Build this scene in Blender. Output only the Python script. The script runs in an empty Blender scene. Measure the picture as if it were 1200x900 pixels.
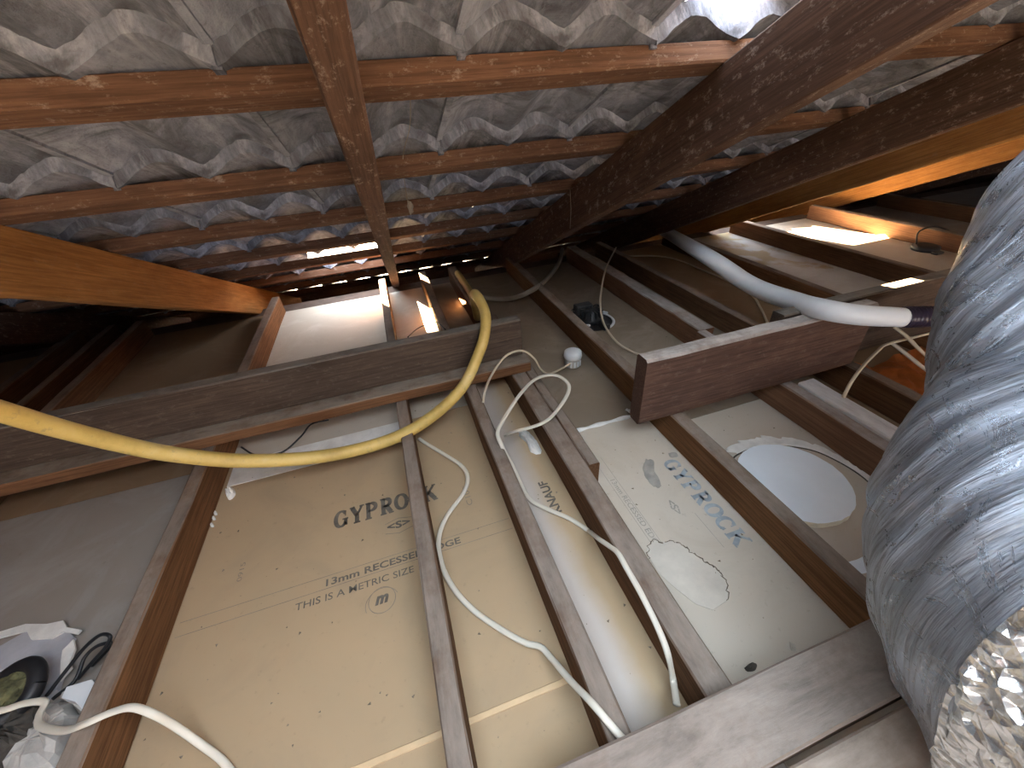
import bpy, bmesh, math, random
from mathutils import Vector, Matrix, noise
random.seed(7)
sc = bpy.context.scene
C = sc.collection

# ------------------------------------------------------------------ camera, sky, sun, exposure
CAMZ = 0.78                                   # camera height above the plasterboard
RIGHT = Vector((0.9488436173, -0.3082553196, -0.0683699337))
DOWN = Vector((-0.2309131464, -0.5297669246, -0.8161042362))
FWD = Vector((0.2153483426, 0.7901428121, -0.5738461708))
FPX = 470.0
cam = bpy.data.cameras.new('camera')
cam.sensor_width = 36.0
cam.lens = FPX / 1200 * 36
cam.clip_start = 0.01
camo = bpy.data.objects.new('camera', cam)
C.objects.link(camo)
mw = Matrix.Identity(4)
for i, v in enumerate((RIGHT, -DOWN, -FWD)):
    for r in range(3):
        mw[r][i] = v[r]
mw[2][3] = CAMZ
camo.matrix_world = mw
sc.camera = camo

world = bpy.data.worlds.new('hazy_sky')
sc.world = world
world.use_nodes = True
wn = world.node_tree
wn.nodes.clear()
wo = wn.nodes.new('ShaderNodeOutputWorld')
wb = wn.nodes.new('ShaderNodeBackground')
wtc = wn.nodes.new('ShaderNodeTexCoord')
wsep = wn.nodes.new('ShaderNodeSeparateXYZ')
wr = wn.nodes.new('ShaderNodeValToRGB')
wr.color_ramp.elements[0].position = 0.0
wr.color_ramp.elements[0].color = (0.93, 0.95, 1.0, 1)
wr.color_ramp.elements[1].position = 0.8
wr.color_ramp.elements[1].color = (0.72, 0.86, 1.0, 1)
wn.links.new(wtc.outputs['Generated'], wsep.inputs[0])
wn.links.new(wsep.outputs['Z'], wr.inputs[0])
wn.links.new(wr.outputs[0], wb.inputs[0])
wb.inputs[1].default_value = 5.0
wn.links.new(wb.outputs[0], wo.inputs[0])

SUN_DIR = Vector((0.36, -0.42, -0.235)).normalized()
sl = bpy.data.lights.new('sun', 'SUN')
sl.energy = 190.0
sl.angle = math.radians(0.6)
sl.color = (1.0, 0.74, 0.44)
so = bpy.data.objects.new('sun', sl)
C.objects.link(so)
so.rotation_euler = SUN_DIR.to_track_quat('-Z', 'Y').to_euler()

sc.view_settings.view_transform = 'Standard'
sc.view_settings.look = 'None'
sc.view_settings.gamma = 1.0
sc.view_settings.use_curve_mapping = False
sc.view_settings.exposure = 1.45

# ------------------------------------------------------------------ roof frame
TH = math.radians(24.56)
CT, ST, TT = math.cos(TH), math.sin(TH), math.tan(TH)
ZB = CAMZ + 0.2255          # underside of rafters above the camera
ZT = CAMZ + 0.361           # top of rafters (batten underside)
def roof_frame(zc):
    """local (u, v, n): u along the eave, v down the slope, n outwards"""
    m = Matrix.Identity(4)
    for i, v in enumerate((Vector((1, 0, 0)), Vector((0, CT, -ST)), Vector((0, ST, CT)))):
        for r in range(3):
            m[r][i] = v[r]
    m[2][3] = zc
    return m
RF = roof_frame(ZT)

# sky portals at the roof openings (they only guide the sampling of the sky)
def portal(u0, u1, v0, v1):
    l = bpy.data.lights.new('sky_portal', 'AREA')
    l.shape = 'RECTANGLE'
    l.size = u1 - u0
    l.size_y = v1 - v0
    l.cycles.is_portal = True
    o = bpy.data.objects.new('sky_portal', l)
    C.objects.link(o)
    m = RF @ Matrix.Translation(((u0 + u1) / 2, (v0 + v1) / 2, 0.10))
    o.matrix_world = m

GAUGE, COVER = 0.34, 0.316
V0, U0 = 0.7917, -0.15      # first visible batten, a tile joint
# open[(column, course)] : tiles that are missing
OPEN = {(2, -1), (-1, 4), (0, 4), (7, 4), (3, 1)}
for j in (-1, 0, 1, 2):
    for k in (-5, -4, -3):
        OPEN.add((j, k))
portal(U0 - 1 * COVER, U0 + 3 * COVER, V0 - 5 * GAUGE, V0 - 2 * GAUGE)
portal(U0 + 2 * COVER, U0 + 3 * COVER, V0 - GAUGE, V0)
portal(U0 - COVER, U0, V0 + 4 * GAUGE, V0 + 5 * GAUGE)
# added unseen opening in the back wall, letting sky light fill the tile undersides
pb = bpy.data.lights.new('sky_portal', 'AREA')
pb.shape = 'RECTANGLE'
pb.size, pb.size_y = 4.0, 0.95
pb.cycles.is_portal = True
pbo = bpy.data.objects.new('sky_portal', pb)
C.objects.link(pbo)
pbo.location = (0.5, -3.28, 0.53)
pbo.rotation_euler = (math.radians(90), 0, 0)

# ------------------------------------------------------------------ helpers
def ray(x, y):
    return RIGHT * ((x - 600) / FPX) + DOWN * ((y - 450) / FPX) + FWD
def onz(x, y, z=0.0):
    d = ray(x, y)
    p = d * ((z - CAMZ) / d.z)
    return Vector((p.x, p.y, z))
def onY(x, y, Y):
    d = ray(x, y)
    p = d * (Y / d.y)
    return Vector((p.x, p.y, p.z + CAMZ))
def onX(x, y, X):
    d = ray(x, y)
    p = d * (X / d.x)
    return Vector((p.x, p.y, p.z + CAMZ))
def ondepth(x, y, t):
    p = ray(x, y) * t
    return Vector((p.x, p.y, p.z + CAMZ))

def tag(o, label=None, cat=None, group=None, kind=None):
    if label: o['label'] = label
    if cat: o['category'] = cat
    if group: o['group'] = group
    if kind: o['kind'] = kind
    return o
def empty(name, loc=(0, 0, 0)):
    o = bpy.data.objects.new(name, None)
    o.empty_display_size = 0.05
    o.location = loc
    C.objects.link(o)
    return o
def link_mesh(name, me, mat, parent=None, smooth=False):
    o = bpy.data.objects.new(name, me)
    C.objects.link(o)
    if mat and not me.materials:
        me.materials.append(mat)
    if smooth:
        for p in me.polygons:
            p.use_smooth = True
    if parent:
        o.parent = parent
        pm = Matrix.Translation(parent.location)
        o.matrix_parent_inverse = pm.inverted()
    return o
def from_bm(name, bm, mat, parent=None, smooth=False):
    bmesh.ops.recalc_face_normals(bm, faces=bm.faces)
    me = bpy.data.meshes.new(name)
    bm.to_mesh(me)
    bm.free()
    return link_mesh(name, me, mat, parent, smooth)
def add_box(bm, x0, x1, y0, y1, z0, z1, mtx=None):
    vs = [Vector((x, y, z)) for x in (x0, x1) for y in (y0, y1) for z in (z0, z1)]
    if mtx:
        vs = [mtx @ v for v in vs]
    b = [bm.verts.new(v) for v in vs]
    for f in ((0, 1, 3, 2), (4, 6, 7, 5), (0, 4, 5, 1), (2, 3, 7, 6), (0, 2, 6, 4), (1, 5, 7, 3)):
        bm.faces.new([b[i] for i in f])
    return b
def box_obj(name, x0, x1, y0, y1, z0, z1, mat, parent=None, bevel=0.0):
    bm = bmesh.new()
    add_box(bm, x0, x1, y0, y1, z0, z1)
    if bevel:
        bmesh.ops.bevel(bm, geom=bm.edges[:], offset=bevel, segments=1, affect='EDGES')
    return from_bm(name, bm, mat, parent)
def catmull(pts, n=8):
    P = [Vector(p) for p in pts]
    P = [P[0] * 2 - P[1]] + P + [P[-1] * 2 - P[-2]]
    out = []
    for i in range(1, len(P) - 2):
        a, b, c, d = P[i - 1], P[i], P[i + 1], P[i + 2]
        for k in range(n):
            t = k / n
            out.append(0.5 * ((2 * b) + (c - a) * t + (2 * a - 5 * b + 4 * c - d) * t * t + (3 * b - a - 3 * c + d) * t ** 3))
    out.append(P[-2])
    return out
def add_tube(bm, pts, rw, rh=None, seg=10, caps=True, rfun=None):
    """sweep; rw half width (sideways), rh half height"""
    rh = rh or rw
    rings = []
    n = len(pts)
    side = None
    for i, p in enumerate(pts):
        t = (pts[min(i + 1, n - 1)] - pts[max(i - 1, 0)]).normalized()
        if side is None:
            side = t.cross(Vector((0, 0, 1)))
            if side.length < 1e-3:
                side = t.cross(Vector((0, 1, 0)))
        side = (side - t * side.dot(t)).normalized()
        if rw != rh:
            s2 = t.cross(Vector((0, 0, 1)))
            if s2.length > 0.2:
                s2.normalize()
                side = s2 if s2.dot(side) > 0 else -s2
        up = side.cross(t).normalized()
        k = rfun(i / (n - 1)) if rfun else 1.0
        rings.append([bm.verts.new(p + side * (math.cos(a) * rw * k) + up * (math.sin(a) * rh * k))
                      for a in [2 * math.pi * q / seg for q in range(seg)]])
    for a, b in zip(rings, rings[1:]):
        for q in range(seg):
            bm.faces.new((a[q], a[(q + 1) % seg], b[(q + 1) % seg], b[q]))
    if caps:
        bm.faces.new(rings[0][::-1])
        bm.faces.new(rings[-1])
    return rings
def tube_obj(name, pts, rw, mat, parent=None, rh=None, seg=10, sub=8, rfun=None):
    bm = bmesh.new()
    add_tube(bm, catmull(pts, sub) if sub else [Vector(p) for p in pts], rw, rh, seg, rfun=rfun)
    return from_bm(name, bm, mat, parent, smooth=True)
def add_lathe(bm, prof, seg=24, mtx=Matrix.Identity(4)):
    rings = []
    for r, z in prof:
        rings.append([bm.verts.new(mtx @ Vector((r * math.cos(2 * math.pi * q / seg), r * math.sin(2 * math.pi * q / seg), z))) for q in range(seg)])
    for a, b in zip(rings, rings[1:]):
        for q in range(seg):
            bm.faces.new((a[q], a[(q + 1) % seg], b[(q + 1) % seg], b[q]))
    bm.faces.new(rings[0][::-1])
    bm.faces.new(rings[-1])
def add_slab(bm, outline, z0, z1):
    """prism from an outline of (x, y)"""
    lo = [bm.verts.new((p[0], p[1], z0)) for p in outline]
    hi = [bm.verts.new((p[0], p[1], z1)) for p in outline]
    n = len(outline)
    bm.faces.new(lo[::-1])
    bm.faces.new(hi)
    for i in range(n):
        bm.faces.new((lo[i], lo[(i + 1) % n], hi[(i + 1) % n], hi[i]))

# ------------------------------------------------------------------ materials
def new_mat(name):
    m = bpy.data.materials.new(name)
    m.use_nodes = True
    nt = m.node_tree
    b = nt.nodes['Principled BSDF']
    return m, nt, b
def nd(nt, typ, **kw):
    n = nt.nodes.new(typ)
    for k, v in kw.items():
        if k == 'inp':
            for a, c in v.items():
                n.inputs[a].default_value = c
        else:
            setattr(n, k, v)
    return n
def rgba(c):
    return (c[0], c[1], c[2], 1.0)
def ramp(nt, src, stops):
    r = nd(nt, 'ShaderNodeValToRGB')
    e = r.color_ramp.elements
    e[0].position, e[0].color = stops[0][0], rgba(stops[0][1])
    e[1].position, e[1].color = stops[-1][0], rgba(stops[-1][1])
    for p, c in stops[1:-1]:
        x = e.new(p)
        x.color = rgba(c)
    nt.links.new(src, r.inputs[0])
    return r.outputs[0]
def mix(nt, fac, a, b, mode='MIX'):
    n = nd(nt, 'ShaderNodeMix', data_type='RGBA', blend_type=mode)
    for s, v in ((0, fac), (6, a), (7, b)):
        if hasattr(v, 'default_value') or hasattr(v, 'is_linked'):
            nt.links.new(v, n.inputs[s])
        else:
            n.inputs[s].default_value = v if s == 0 else rgba(v)
    return n.outputs[2]
def tex(nt, scale=5, detail=6, rough=0.6, vec=None, stretch=None, dist=0.0, coord='Object'):
    tc = nd(nt, 'ShaderNodeTexCoord')
    src = tc.outputs[coord]
    if stretch:
        mp = nd(nt, 'ShaderNodeMapping')
        mp.inputs['Scale'].default_value = stretch
        nt.links.new(src, mp.inputs[0])
        src = mp.outputs[0]
    n = nd(nt, 'ShaderNodeTexNoise')
    n.inputs['Scale'].default_value = scale
    n.inputs['Detail'].default_value = detail
    n.inputs['Roughness'].default_value = rough
    n.inputs['Distortion'].default_value = dist
    nt.links.new(src, n.inputs['Vector'])
    return n.outputs['Fac']
def bump(nt, b, h, strength=0.3, dist=0.005, prev=None):
    n = nd(nt, 'ShaderNodeBump')
    n.inputs['Strength'].default_value = strength
    n.inputs['Distance'].default_value = dist
    nt.links.new(h, n.inputs['Height'])
    if prev:
        nt.links.new(prev, n.inputs['Normal'])
    nt.links.new(n.outputs[0], b.inputs['Normal'])
    return n.outputs[0]
def wood(name, dark, light, dust=None, dust_amt=0.85, rough=0.75, speck=0.0):
    """timber with grain along local X; dust lies on faces that look up"""
    m, nt, b = new_mat(name)
    g = tex(nt, 6, 8, 0.72, stretch=(1.1, 34, 34), dist=0.25)
    avg = [(a + c) / 2 for a, c in zip(dark, light)]
    big = tex(nt, 4.5, 6, 0.65, stretch=(0.8, 2.0, 2.0), dist=0.5)
    col = ramp(nt, g, [(0.3, [c * 0.8 for c in dark]), (0.42, dark), (0.52, avg), (0.66, light)])
    col = mix(nt, ramp(nt, big, [(0.35, (0, 0, 0)), (0.65, (1, 1, 1))]), mix(nt, 0.3, col, light), mix(nt, 0.6, col, dark))
    if speck:
        s = tex(nt, 48, 7, 0.78, stretch=(0.7, 1.2, 1.2))
        col = mix(nt, ramp(nt, s, [(0.55, (0, 0, 0)), (0.68, (speck,) * 3)]), col, (0.40, 0.34, 0.30))
    if dust:
        ge = nd(nt, 'ShaderNodeNewGeometry')
        sp = nd(nt, 'ShaderNodeSeparateXYZ')
        nt.links.new(ge.outputs['Normal'], sp.inputs[0])
        up = ramp(nt, sp.outputs['Z'], [(0.45, (0, 0, 0)), (0.9, (dust_amt,) * 3)])
        dn = tex(nt, 12, 8, 0.72, stretch=(0.6, 2.2, 2.2), dist=0.3)
        dcol = ramp(nt, dn, [(0.3, [c * 0.5 for c in dust]), (0.48, [c * 0.85 for c in dust]), (0.7, [c * 1.15 for c in dust])])
        patch = ramp(nt, tex(nt, 9, 7, 0.7), [(0.3, (0.35,) * 3), (0.52, (1,) * 3)])
        col = mix(nt, mix(nt, 1.0, up, patch, 'MULTIPLY'), col, dcol)
    nt.links.new(col, b.inputs['Base Color'])
    b.inputs['Roughness'].default_value = 0.88
    b.inputs['Specular IOR Level'].default_value = 0.1
    bump(nt, b, g, 0.3, 0.002)
    return m
DUST = (0.29, 0.24, 0.20)
M = {}
M['joist'] = wood('joist_wood', (0.075, 0.038, 0.02), (0.20, 0.105, 0.055), DUST)
M['joist_warm'] = wood('joist_wood_warm', (0.085, 0.04, 0.018), (0.23, 0.115, 0.052), DUST)
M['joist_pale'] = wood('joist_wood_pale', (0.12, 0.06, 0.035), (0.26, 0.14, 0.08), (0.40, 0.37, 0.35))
M['hanging'] = wood('hanging_beam_wood', (0.05, 0.034, 0.025), (0.115, 0.08, 0.058), (0.28, 0.25, 0.215), speck=0.12)
M['hanging_red'] = wood('hanging_beam_red_wood', (0.062, 0.034, 0.025), (0.145, 0.082, 0.058), (0.55, 0.50, 0.46), 0.95, speck=0.12)
M['plate'] = wood('plate_wood', (0.10, 0.045, 0.022), (0.23, 0.115, 0.055), (0.33, 0.29, 0.24))
M['foot'] = wood('foot_beam_wood', (0.13, 0.085, 0.06), (0.26, 0.18, 0.135), (0.315, 0.26, 0.22), 0.95)
M['foot_tan'] = wood('foot_beam_tan_wood', (0.2, 0.13, 0.09), (0.34, 0.24, 0.18), (0.42, 0.34, 0.28), 0.95)
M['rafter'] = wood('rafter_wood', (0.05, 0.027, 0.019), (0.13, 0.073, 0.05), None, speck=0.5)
M['rafter_glow'] = wood('rafter_glow_wood', (0.21, 0.095, 0.03), (0.42, 0.205, 0.07), None, speck=0.12)  # orange bounce light on these rafters is painted into the wood colour
M['batten'] = wood('batten_wood', (0.068, 0.035, 0.022), (0.165, 0.088, 0.055), None, speck=0.4)
M['white_wood'] = wood('white_painted_wood', (0.55, 0.53, 0.52), (0.68, 0.66, 0.65), (0.72, 0.70, 0.70), 0.8)

def tile_mat():
    m, nt, b = new_mat('concrete_tile')
    a = tex(nt, 7, 9, 0.72, stretch=(1.3, 0.55, 1), dist=0.9)
    f = tex(nt, 75, 6, 0.75)
    st = tex(nt, 13, 7, 0.7, stretch=(2.2, 0.35, 1), dist=0.6)
    oi = nd(nt, 'ShaderNodeObjectInfo')
    big = tex(nt, 4.2, 6, 0.65, dist=1.6)
    col = ramp(nt, a, [(0.30, (0.045, 0.045, 0.05)), (0.44, (0.15, 0.152, 0.168)), (0.56, (0.26, 0.265, 0.295)), (0.72, (0.42, 0.425, 0.46))])
    col = mix(nt, ramp(nt, st, [(0.48, (0, 0, 0)), (0.68, (0.8,) * 3)]), col, (0.46, 0.46, 0.485))
    col = mix(nt, ramp(nt, big, [(0.50, (0, 0, 0)), (0.62, (0.85,) * 3)]), col, (0.07, 0.068, 0.07))
    col = mix(nt, ramp(nt, f, [(0.55, (0, 0, 0)), (0.72, (0.6,) * 3)]), col, (0.08, 0.075, 0.075))
    hv = nd(nt, 'ShaderNodeHueSaturation')
    mr = nd(nt, 'ShaderNodeMapRange', inp={3: 0.75, 4: 1.2})
    nt.links.new(oi.outputs['Random'], mr.inputs[0])
    nt.links.new(mr.outputs[0], hv.inputs['Value'])
    col = mix(nt, 1.0, col, (0.86, 0.89, 1.0), 'MULTIPLY')
    nt.links.new(col, hv.inputs['Color'])
    nt.links.new(hv.outputs[0], b.inputs['Base Color'])
    b.inputs['Roughness'].default_value = 0.9
    p = bump(nt, b, a, 0.9, 0.016)
    bump(nt, b, f, 0.5, 0.004, p)
    return m
M['tile'] = tile_mat()

def board(name, base, alt, dust, dust_lo=0.5, dust_hi=0.75, rough=0.85):
    m, nt, b = new_mat(name)
    a = tex(nt, 1.7, 6, 0.6, dist=0.4)
    c = tex(nt, 4.5, 7, 0.65, dist=0.9)
    f = tex(nt, 70, 4, 0.6)
    col = mix(nt, ramp(nt, a, [(0.3, (0, 0, 0)), (0.7, (1, 1, 1))]), base, alt)
    col = mix(nt, ramp(nt, c, [(dust_lo, (0, 0, 0)), (dust_hi, (0.8,) * 3)]), col, dust)
    col = mix(nt, ramp(nt, f, [(0.62, (0, 0, 0)), (0.8, (0.3,) * 3)]), col, (0.12, 0.09, 0.06))
    nt.links.new(col, b.inputs['Base Color'])
    b.inputs['Roughness'].default_value = rough
    b.inputs['Specular IOR Level'].default_value = 0.3
    bump(nt, b, c, 0.12, 0.004)
    return m
M['tan'] = board('paper_tan', (0.44, 0.315, 0.19), (0.375, 0.272, 0.165), (0.34, 0.25, 0.16))
M['tan_pale'] = board('paper_pale', (0.52, 0.46, 0.38), (0.46, 0.41, 0.34), (0.60, 0.56, 0.50))
M['cream'] = board('paper_cream', (0.52, 0.445, 0.355), (0.57, 0.505, 0.42), (0.44, 0.37, 0.285), 0.5, 0.8)
M['beige'] = board('paper_beige', (0.47, 0.395, 0.31), (0.52, 0.47, 0.41), (0.45, 0.37, 0.28))
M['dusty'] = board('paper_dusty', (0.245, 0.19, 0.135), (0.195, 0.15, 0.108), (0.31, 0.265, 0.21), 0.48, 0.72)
M['grey_dust'] = board('paper_grey_dust', (0.31, 0.275, 0.245), (0.27, 0.235, 0.205), (0.37, 0.35, 0.33), 0.45, 0.7)
M['brown_board'] = board('paper_brown', (0.27, 0.18, 0.105), (0.23, 0.15, 0.085), (0.33, 0.25, 0.17))
def stained_board():
    m, nt, b = new_mat('paper_stained')
    a = tex(nt, 3.0, 5, 0.6, dist=0.8)
    c = tex(nt, 9, 6, 0.65)
    col = mix(nt, ramp(nt, c, [(0.35, (0, 0, 0)), (0.7, (1,) * 3)]), (0.46, 0.42, 0.37), (0.54, 0.52, 0.50))
    col = mix(nt, ramp(nt, a, [(0.50, (0, 0, 0)), (0.58, (0.75,) * 3), (0.8, (0.9,) * 3)]), col, (0.36, 0.235, 0.07))
    nt.links.new(col, b.inputs['Base Color'])
    b.inputs['Roughness'].default_value = 0.8
    return m
M['stained'] = stained_board()
def half_white():
    """tan paper with a greyish plaster wash along one side"""
    m, nt, b = new_mat('paper_half_washed')
    tc = nd(nt, 'ShaderNodeTexCoord')
    sp = nd(nt, 'ShaderNodeSeparateXYZ')
    nt.links.new(tc.outputs['Object'], sp.inputs[0])
    n = tex(nt, 6, 5, 0.6)
    ad = nd(nt, 'ShaderNodeMath', operation='MULTIPLY_ADD', inp={1: 0.06})
    nt.links.new(n, ad.inputs[0])
    nt.links.new(sp.outputs['X'], ad.inputs[2])
    c = ramp(nt, ad.outputs[0], [(0.225, (0.50, 0.44, 0.39)), (0.27, (0.45, 0.33, 0.20))])
    nt.links.new(c, b.inputs['Base Color'])
    b.inputs['Roughness'].default_value = 0.85
    return m
M['half'] = half_white()

def plain(name, col, rough=0.6, metal=0.0, var=0.15, scale=12, bmp=0.15, spec=0.4):
    m, nt, b = new_mat(name)
    a = tex(nt, scale, 6, 0.6)
    c = ramp(nt, a, [(0.3, [x * (1 - var) for x in col]), (0.7, [min(1, x * (1 + var)) for x in col])])
    nt.links.new(c, b.inputs['Base Color'])
    b.inputs['Roughness'].default_value = rough
    b.inputs['Metallic'].default_value = metal
    b.inputs['Specular IOR Level'].default_value = spec
    if bmp:
        bump(nt, b, a, bmp, 0.004)
    return m
M['plaster'] = plain('white_plaster', (0.74, 0.72, 0.68), 0.9, scale=25, bmp=0.5)
M['disc'] = plain('white_board_face', (0.78, 0.84, 0.90), 0.75, var=0.03, bmp=0.05)
M['core'] = plain('gypsum_core', (0.58, 0.52, 0.40), 0.95, scale=60, bmp=0.6)
M['cable'] = plain('white_pvc_cable', (0.64, 0.585, 0.49), 0.45, var=0.08, scale=6)
M['cable_old'] = plain('aged_pvc_cable', (0.50, 0.42, 0.31), 0.5, var=0.12)
M['conduit_grey'] = plain('grey_conduit_plastic', (0.30, 0.26, 0.21), 0.5)
M['black'] = plain('black_rubber', (0.015, 0.015, 0.017), 0.45, var=0.3)
M['dark_plastic'] = plain('dark_plastic', (0.03, 0.032, 0.035), 0.4, var=0.3)
M['white_plastic'] = plain('white_plastic', (0.72, 0.74, 0.76), 0.35, var=0.05)
M['clear_grey'] = plain('grey_dusty_plastic', (0.45, 0.43, 0.40), 0.6, var=0.25, scale=30, bmp=0.5)
M['hose_white'] = plain('white_flexible_hose', (0.76, 0.78, 0.80), 0.42, var=0.06, scale=8)
M['purple_black'] = plain('dark_collar_plastic', (0.025, 0.018, 0.035), 0.3, var=0.3)
M['ink'] = plain('black_print', (0.135, 0.115, 0.092), 0.9, var=0.35, scale=40, bmp=0)
M['ink_soft'] = plain('faded_print', (0.24, 0.195, 0.145), 0.9, var=0.2, scale=40, bmp=0)
M['ink_blue'] = plain('faded_blue_print', (0.33, 0.365, 0.385), 0.9, var=0.3, scale=25, bmp=0)
M['ink_grey'] = plain('faded_grey_print', (0.34, 0.31, 0.27), 0.9, var=0.2, scale=40, bmp=0)
M['strip'] = plain('raw_edge_strip', (0.62, 0.44, 0.26), 0.85)
M['rubble'] = plain('dark_rubble', (0.07, 0.06, 0.05), 0.95, var=0.6, scale=40, bmp=0.8)
M['moss'] = plain('greenish_wool', (0.12, 0.115, 0.055), 0.95, var=0.8, scale=60, bmp=0.9)
M['terracotta'] = plain('orange_sheet', (0.62, 0.20, 0.05), 0.7, var=0.3, scale=14)
M['brick_dark'] = plain('dark_masonry', (0.10, 0.07, 0.055), 0.95, var=0.4)
M['ground'] = plain('pale_paving', (0.50, 0.47, 0.42), 0.9)
M['web'] = plain('dusty_cobweb', (0.25, 0.21, 0.17), 0.9)
M['steel'] = plain('dull_nail_steel', (0.4, 0.38, 0.36), 0.5, metal=0.8)

def hose_yellow():
    m, nt, b = new_mat('yellow_hose')
    a = tex(nt, 9, 6, 0.7)
    ge = nd(nt, 'ShaderNodeNewGeometry')
    col = ramp(nt, a, [(0.3, (0.42, 0.28, 0.07)), (0.55, (0.60, 0.42, 0.12)), (0.75, (0.64, 0.48, 0.19))])
    g = tex(nt, 55, 3, 0.7)
    col = mix(nt, ramp(nt, g, [(0.6, (0, 0, 0)), (0.72, (0.6,) * 3)]), col, (0.30, 0.23, 0.11))
    nt.links.new(col, b.inputs['Base Color'])
    b.inputs['Roughness'].default_value = 0.5
    return m
M['hose_yellow'] = hose_yellow()
def foil():
    m, nt, b = new_mat('duct_foil')
    a = tex(nt, 5, 6, 0.6, dist=1.2)
    d = tex(nt, 14, 8, 0.75, dist=1.5)
    # creases follow the turns of the duct: stretched in the (turn, length) map of the jacket
    w = tex(nt, 3, 7, 0.62, stretch=(2.0, 11.0, 1), dist=0.35, coord='UV')
    w2 = tex(nt, 3, 6, 0.7, stretch=(7.0, 36.0, 1), dist=0.6, coord='UV')
    col = ramp(nt, a, [(0.3, (0.27, 0.285, 0.32)), (0.5, (0.42, 0.455, 0.52)), (0.7, (0.58, 0.63, 0.72))])
    col = mix(nt, ramp(nt, w2, [(0.48, (0, 0, 0)), (0.64, (0.75,) * 3)]), col, (0.12, 0.112, 0.105))
    col = mix(nt, ramp(nt, d, [(0.56, (0, 0, 0)), (0.74, (0.5,) * 3)]), col, (0.26, 0.24, 0.21))
    nt.links.new(col, b.inputs['Base Color'])
    b.inputs['Metallic'].default_value = 0.78
    r = ramp(nt, d, [(0.35, (0.2,) * 3), (0.7, (0.48,) * 3)])
    nt.links.new(r, b.inputs['Roughness'])
    p = bump(nt, b, w, 0.6, 0.016)
    p = bump(nt, b, w2, 0.16, 0.004, p)
    return m
M['foil'] = foil()
def crumple():
    m, nt, b = new_mat('crumpled_foil_tape')
    tc = nd(nt, 'ShaderNodeTexCoord')
    v = nd(nt, 'ShaderNodeTexVoronoi', feature='F1')
    v.inputs['Scale'].default_value = 60
    nt.links.new(tc.outputs['Object'], v.inputs['Vector'])
    b.inputs['Base Color'].default_value = (0.85, 0.86, 0.86, 1)
    b.inputs['Metallic'].default_value = 0.9
    b.inputs['Roughness'].default_value = 0.22
    bump(nt, b, v.outputs['Distance'], 0.9, 0.01)
    return m
M['crumple'] = crumple()
M['sleeve'] = plain('pale_duct_sleeve', (0.58, 0.56, 0.49), 0.5, metal=0.3, var=0.2, scale=7, bmp=0.3)

# ------------------------------------------------------------------ timber
def timber_mesh(name, L, w, h, seg=10, cham=0.003, jit=0.0012, mat=None):
    """beam along local X from 0 to L, y in +-w/2, z in 0..h"""
    bm = bmesh.new()
    rings = []
    n = max(2, seg)
    c = cham
    sec = [(-w / 2 + c, 0), (w / 2 - c, 0), (w / 2, c), (w / 2, h - c), (w / 2 - c, h), (-w / 2 + c, h), (-w / 2, h - c), (-w / 2, c)]
    for i in range(n + 1):
        x = L * i / n
        dy, dz = random.uniform(-jit, jit), random.uniform(-jit, jit)
        rings.append([bm.verts.new((x, y + dy + random.uniform(-jit, jit) * 0.6, z + dz + random.uniform(-jit, jit) * 0.6)) for y, z in sec])
    for a, b in zip(rings, rings[1:]):
        for q in range(8):
            bm.faces.new((a[q], a[(q + 1) % 8], b[(q + 1) % 8], b[q]))
    bm.faces.new(rings[0][::-1])
    bm.faces.new(rings[-1])
    bmesh.ops.recalc_face_normals(bm, faces=bm.faces)
    me = bpy.data.meshes.new(name)
    bm.to_mesh(me)
    bm.free()
    me.materials.append(mat)
    return me
def timber_x(name, x0, x1, y0, y1, z0, z1, mat, **kw):
    o = link_mesh(name, timber_mesh(name, x1 - x0, y1 - y0, z1 - z0, mat=mat, **kw), mat)
    o.location = (x0, (y0 + y1) / 2, z0)
    return o
def timber_y(name, x0, x1, y0, y1, z0, z1, mat, **kw):
    o = link_mesh(name, timber_mesh(name, y1 - y0, x1 - x0, z1 - z0, mat=mat, **kw), mat)
    o.location = ((x0 + x1) / 2, y0, z0)
    o.rotation_euler = (0, 0, math.pi / 2)
    return o

# ------------------------------------------------------------------ setting: floor, roof, walls, eave
EAVE = 2.13
XL, XR = -3.4, 5.2
floor = box_obj('floor', XL, XR, -3.2, EAVE, -0.045, -0.0135, M['brick_dark'])
tag(floor, 'plasterboard ceiling seen from above, laid in sheets between the joists', kind='structure')
def sheet(x0, x1, y0, y1, mat, label=None):
    o = box_obj('plasterboard_sheet', x0 + 0.0008, x1 - 0.0008, y0 + 0.0008, y1 - 0.0008, -0.013, 0.0, M[mat], floor)
    if label: o['label'] = label
    return o
s_main = sheet(-0.575, 0.142, 0.2335, 1.02, 'tan', 'tan paper face with black printed lettering')
sheet(-0.575, 0.142, -1.2, 0.2335, 'tan')
sheet(-0.575, 0.142, 1.02, EAVE, 'tan_pale')
s_mid = sheet(0.142, 0.297, -1.2, 1.15, 'half', 'tan paper washed grey white along one side')
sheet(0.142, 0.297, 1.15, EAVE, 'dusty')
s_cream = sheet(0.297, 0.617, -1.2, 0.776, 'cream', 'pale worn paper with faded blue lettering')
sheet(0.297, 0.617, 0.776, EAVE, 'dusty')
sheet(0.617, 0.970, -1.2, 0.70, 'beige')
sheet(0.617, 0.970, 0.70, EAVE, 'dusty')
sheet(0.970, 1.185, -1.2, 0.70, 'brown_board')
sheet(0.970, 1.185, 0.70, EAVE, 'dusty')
sheet(1.185, 1.60, -1.2, EAVE, 'brown_board')
sheet(1.60, 2.115, -1.2, 1.35, 'stained')
sheet(1.60, 2.115, 1.35, EAVE, 'stained')
sheet(2.115, 2.74, -1.2, EAVE, 'tan_pale')
sheet(2.74, XR, -1.2, EAVE, 'grey_dust')
sheet(-1.13, -0.575, -1.2, 1.02, 'grey_dust')
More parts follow.
